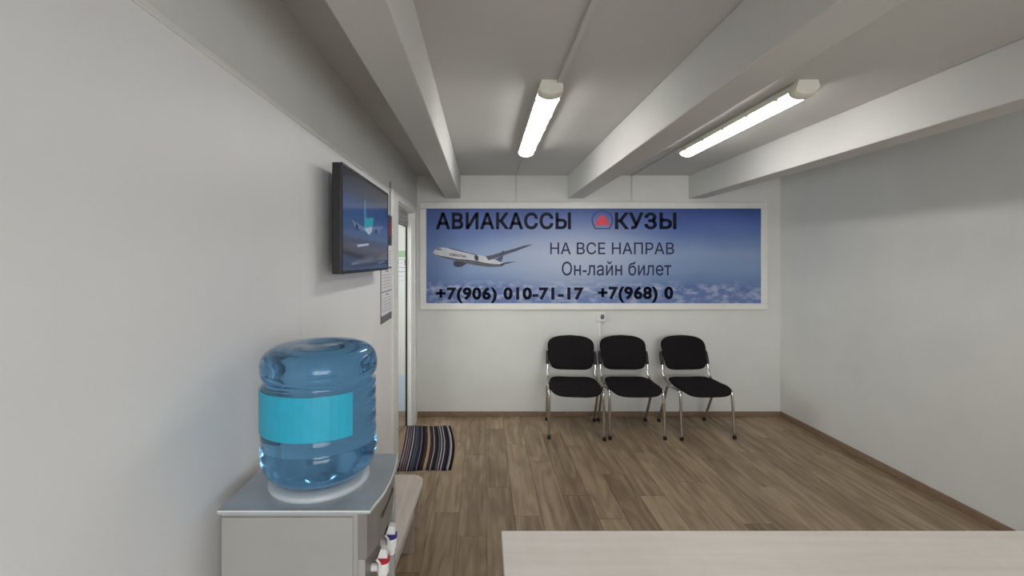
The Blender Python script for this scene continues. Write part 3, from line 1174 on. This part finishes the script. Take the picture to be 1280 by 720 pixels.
tvflat('airliner_wing', [(44, 352), (60, 366), (122, 405), (140, 432), (118, 428), (60, 396)], M_SCRGREY, 1)
tvflat('airliner_body', [(118, 404), (150, 396), (170, 404), (166, 432), (150, 450), (134, 432)], M_SCRWHITE, 2)
tvflat('tail_fin', [(120, 240), (124, 240), (134, 350), (176, 346), (172, 398), (122, 412)], M_TEAL, 3)
tvflat('fin_edge', [(118, 235), (122, 235), (131, 350), (124, 352)], M_SCRGREY, 4)
tvflat('airliner_wing', [(168, 400), (235, 396), (232, 412), (172, 424)], M_SCRGREY, 1)
tvflat('engine', [(186, 418), (198, 416), (196, 446), (188, 444)], M_SCRDARK, 3)
tvflat('engine', [(204, 414), (216, 412), (214, 440), (206, 440)], M_SCRGREY, 3)
tvflat('light_streak', [(80, 508), (148, 500), (148, 512), (82, 522)], M_SCRWHITE, 1)
tvflat('engine', [(70, 385), (84, 392), (82, 424), (70, 416)], M_SCRDARK, 3)
tvflat('caption', [(44, 618), (88, 612), (88, 624), (44, 632)], M_SCRGREY, 1)
tvflat('caption', [(204, 612), (244, 604), (244, 614), (204, 622)], M_SCRGREY, 1)

# ------------------------------------------------------------------ wall calendar
CX = XL
cy0, cy1 = 2.84, 3.175
cal = empty('wall_calendar', (CX, cy0, 1.14))
tag(cal, 'three-block paper wall calendar hanging beside the television', 'calendar')
def cob(name, x0, x1, y0, y1, z0, z1, m, parent=None):
    return obj(name, bx(x0, x1, y0 - cy0, y1 - cy0, z0 - 1.14, z1 - 1.14), m, parent or cal)
cob('backing', 0.0, 0.003, cy0, cy1, 1.14, 1.86, M_CALDARK)
pic = cob('picture', 0.003, 0.004, cy0, cy1, 1.655, 1.86, M_CALPIC)
cob('picture_sun', 0.004, 0.0044, cy1 - 0.16, cy1 - 0.01, 1.72, 1.81, M_CALRED, pic)
for z0, z1 in ((1.505, 1.648), (1.345, 1.492), (1.19, 1.338)):
    pg = cob('month_page', 0.003, 0.007, cy0 + 0.012, cy1 - 0.004, z0, z1, M_PAPER)
    cob('month_title', 0.007, 0.0073, cy0 + 0.12, cy0 + 0.21, z1 - 0.022, z1 - 0.012, M_INK, pg)
    for r_ in range(5):
        g = bmesh.new()
        for c_ in range(7):
            yy = cy0 + 0.04 + c_ * 0.038
            box(g, 0.007, 0.0073, yy - cy0, yy + 0.016 - cy0, z1 - 0.045 - r_ * 0.02 - 1.14, z1 - 0.036 - r_ * 0.02 - 1.14)
        obj('date_row', g, M_INK, pg)['kind'] = 'stuff'
b = bmesh.new()
tube(b, [(0.004, 0.28, 0.72), (0.004, 0.28, 0.955)], 0.003, 6)
obj('hanging_cord', b, M_CORD, cal)

# ------------------------------------------------------------------ low bench along the left wall
bench = empty('low_bench', (-0.5, 2.1, 0))
tag(bench, 'low pale laminate bench along the left wall behind the water cooler', 'bench')
def bob(name, bm, m):
    bmesh.ops.translate(bm, verts=bm.verts[:], vec=(0.5, -2.1, 0))
    return obj(name, bm, m, bench)
xa, xb, ya, yb, rr = XL + 0.016, -0.352, 1.42, 2.65, 0.07


def skew(bm):                       # the front edge runs slightly towards the wall at the near end
    for v in bm.verts:
        if v.co.x > -0.45:
            v.co.x -= (2.6 - v.co.y) * 0.043
    return bm


out = [(xa, ya), (xb, ya)] + [(xb - rr + rr * math.cos(math.radians(a)), yb - rr + rr * math.sin(math.radians(a))) for a in range(0, 91, 10)] + [(xa, yb)]
bob('bench_top', skew(prism(bmesh.new(), out, 'z', 0.245, 0.28)), M_BENCH)
arc = lambda r: [(xb - rr + r * math.cos(math.radians(a)), yb - rr + r * math.sin(math.radians(a))) for a in range(0, 91, 10)]
band = [(xb, ya)] + arc(rr) + arc(rr + 0.0025)[::-1] + [(xb + 0.0025, ya)]
bob('edge_band', skew(prism(bmesh.new(), band, 'z', 0.246, 0.279)), M_WHITEPL)
for yy, x1 in ((2.585, -0.372), (2.365, -0.358), (1.47, -0.358)):
    bob('leg', skew(bx(xa + 0.02, x1, yy, yy + 0.02, 0, 0.245)), M_BENCHLEG)
bob('apron', skew(bx(-0.374, -0.356, 1.49, 2.365, 0.195, 0.245)), M_BENCH)

# ------------------------------------------------------------------ water cooler with bottle
CXc, CYc, CZ = -0.425, 1.17, 0.98
cool = empty('water_cooler', (CXc, CYc, 0))
tag(cool, 'silver-grey floor-standing water cooler with red and blue taps', 'water cooler')
def kob(name, bm, m, parent=None, smooth=False):
    bmesh.ops.translate(bm, verts=bm.verts[:], vec=(-CXc, -CYc, 0))
    return obj(name, bm, m, parent or cool, smooth)
kob('body', bx(-0.60, -0.285, 1.027, 1.313, 0.02, 0.971, bevel=0.004), M_COOLERBODY)
kob('side_panel', bx(-0.598, -0.298, 1.0225, 1.028, 0.03, 0.962, bevel=0.002), M_COOLERBODY)
for yy in (1.06, 1.28):
    kob('foot', bx(-0.58, -0.54, yy - 0.02, yy + 0.02, 0, 0.022), M_BLACK)
    kob('foot', bx(-0.34, -0.30, yy - 0.02, yy + 0.02, 0, 0.022), M_BLACK)
front = [(-0.262, 1.022), (-0.257, 1.05), (-0.250, 1.08), (-0.246, 1.11), (-0.244, 1.15), (-0.244, 1.19), (-0.246, 1.23), (-0.250, 1.27), (-0.257, 1.318)]
top_out = [(-0.604, 1.018)] + [(a + 0.004, c) for a, c in front] + [(-0.604, 1.322)]
kob('top_panel', prism(bmesh.new(), top_out, 'z', 0.971, CZ), M_SILVERTOP)
b = bmesh.new()
tube(b, [(-0.604, 1.018, CZ - 0.001)] + [(a + 0.004, c if i else 1.018, CZ - 0.001) for i, (a, c) in enumerate(front)], 0.0018, 6)
kob('rim', b, M_WHITEPL)
pan = [(-0.286, 1.024)] + [(a - 0.004, c + (0.003 if i == 0 else 0)) for i, (a, c) in enumerate(front[:-1])] + [(-0.286, 1.272)]
kob('front_panel', prism(bmesh.new(), pan, 'z', 0.865, 0.971), M_SILVER)
rec = [(-0.286, 1.026), (-0.2760, 1.026), (-0.272, 1.14), (-0.2760, 1.272), (-0.286, 1.272)]
kob('tap_recess', prism(bmesh.new(), rec, 'z', 0.52, 0.865), M_SILVER)
kob('lower_front_panel', prism(bmesh.new(), pan, 'z', 0.06, 0.52), M_SILVER)
kob('side_cheek', bx(-0.286, -0.257, 1.292, 1.316, 0.06, 0.971, bevel=0.004), M_COOLERBODY)
kob('recess_gap', bx(-0.286, -0.274, 1.272, 1.292, 0.06, 0.971), M_DARKGAP)
kob('side_cheek', bx(-0.286, -0.270, 1.023, 1.030, 0.06, 0.865, bevel=0.002), M_COOLERBODY)
b = bmesh.new()
for i in range(9):
    yy = 1.10 + i * 0.015
    box(b, -0.2495, -0.2465 + 0.0004, yy, yy + 0.010, 0.917, 0.925)
kob('printed_mark', b, M_DARKGAP)['kind'] = 'stuff'
kob('drip_tray', bx(-0.276, -0.225, 1.06, 1.25, 0.52, 0.545, bevel=0.006), M_DARKGAP)


def make_tap(y, button, label):
    # a stem out of the recess, upright barrel, coloured button, nozzle, lever
    t = bmesh.new()
    lathe(t, [(0.0115, 0.7820), (0.0145, 0.7851), (0.0155, 0.8080), (0.0145, 0.8115)], 18, c=(-0.246, y))
    tap = kob('tap', t, M_WHITEPL, smooth=False)
    tap['label'] = label
    s = bmesh.new()
    tube(s, [(-0.279, y, 0.7957), (-0.25, y, 0.7957)], 0.009, 10)
    kob('stem', s, M_WHITEPL, tap)
    q = bmesh.new()
    lathe(q, [(0.0145, 0.8115), (0.0168, 0.8122), (0.0168, 0.8215), (0.0140, 0.8232)], 18, c=(-0.246, y))
    kob('button', q, button, tap)
    n = bmesh.new()
    lathe(n, [(0.007, 0.7665), (0.0085, 0.7684), (0.0095, 0.7833)], 14, c=(-0.244, y))
    kob('nozzle', n, M_WHITEPL, tap)
    l = bmesh.new()
    prism(l, [(-0.258, 0.8225), (-0.234, 0.8225), (-0.236, 0.8440), (-0.250, 0.8450)], 'y', y - 0.009, y + 0.009)
    kob('lever', l, M_WHITEPL, tap)
    g = bmesh.new()
    tube(g, [(-0.258, y - 0.0165, 0.826), (-0.250, y - 0.0165, 0.816), (-0.252, y - 0.0165, 0.778)], 0.0032, 6)
    kob('guard', g, M_WHITEPL, tap)


make_tap(1.195, M_BLUEPL, 'white cold-water tap with blue button')
make_tap(1.100, M_REDPL, 'white hot-water tap with red button')
b = bmesh.new()
lathe(b, [(0.124, 0.979), (0.125, 0.988), (0.119, 0.9935), (0.095, 0.9955), (0.070, 0.9965), (0.070, 0.979)], 40, c=(CXc, CYc))
kob('bottle_collar', b, M_COLLAR, smooth=True)

bot = empty('water_bottle', (CXc, CYc, 0.997))
tag(bot, 'translucent blue water bottle upside down on the cooler', 'water bottle')
prof = [(0.060, 0.0), (0.095, 0.005), (0.114, 0.013), (0.126, 0.024), (0.135, 0.040), (0.1395, 0.058), (0.1405, 0.078), (0.139, 0.094),
        (0.1325, 0.103), (0.1385, 0.112), (0.138, 0.128), (0.1325, 0.136), (0.1385, 0.144), (0.138, 0.160), (0.1325, 0.168), (0.1385, 0.176),
        (0.138, 0.192), (0.1325, 0.200), (0.1385, 0.208), (0.1385, 0.222), (0.1325, 0.230), (0.1385, 0.238), (0.1375, 0.248), (0.127, 0.257),
        (0.1345, 0.264), (0.1395, 0.274), (0.1415, 0.288), (0.1405, 0.303), (0.1365, 0.318), (0.128, 0.331), (0.115, 0.341), (0.095, 0.347),
        (0.06, 0.349), (0.03, 0.345), (0.005, 0.342)]
b = bmesh.new()
lathe(b, [(r_ * 1.025, z_ * 0.968) for r_, z_ in prof], 56)
obj('bottle_body', b, M_BOTTLE, bot, smooth=True)
b = bmesh.new()
n = 16
g = []
for k in range(n + 1):
    a = math.radians(-160 + 120 * k / n)
    g.append([b.verts.new((r_ * math.cos(a), r_ * math.sin(a), z_)) for r_, z_ in ((0.1442, 0.132), (0.1442, 0.236), (0.1452, 0.236), (0.1452, 0.132))])
for p, q in zip(g, g[1:]):
    for k in range(4):
        b.faces.new([p[k], p[(k + 1) % 4], q[(k + 1) % 4], q[k]])
b.faces.new(g[0][::-1])
b.faces.new(g[-1])
lb = obj('bottle_label', b, M_LABEL, bot, smooth=False)
lb['label'] = 'cyan paper label around the bottle'

# ------------------------------------------------------------------ desk in front of the eye
desk = empty('desk', (0.75, 0.85, 0))
tag(desk, 'bleached wood laminate desk with a plain top', 'desk')
def deb(name, bm, m):
    bmesh.ops.translate(bm, verts=bm.verts[:], vec=(-0.75, -0.85, 0))
    return obj(name, bm, m, desk)
deb('desk_top', bx(0.053, 1.62, 0.52, 1.325, 0.725, 0.75, bevel=0.0025), M_DESK)
deb('side_panel', bx(0.075, 0.095, 0.55, 1.28, 0, 0.725), M_DESK)
deb('side_panel', bx(1.57, 1.59, 0.55, 1.28, 0, 0.725), M_DESK)
deb('modesty_panel', bx(0.095, 1.57, 1.2, 1.218, 0.2, 0.725), M_DESK)
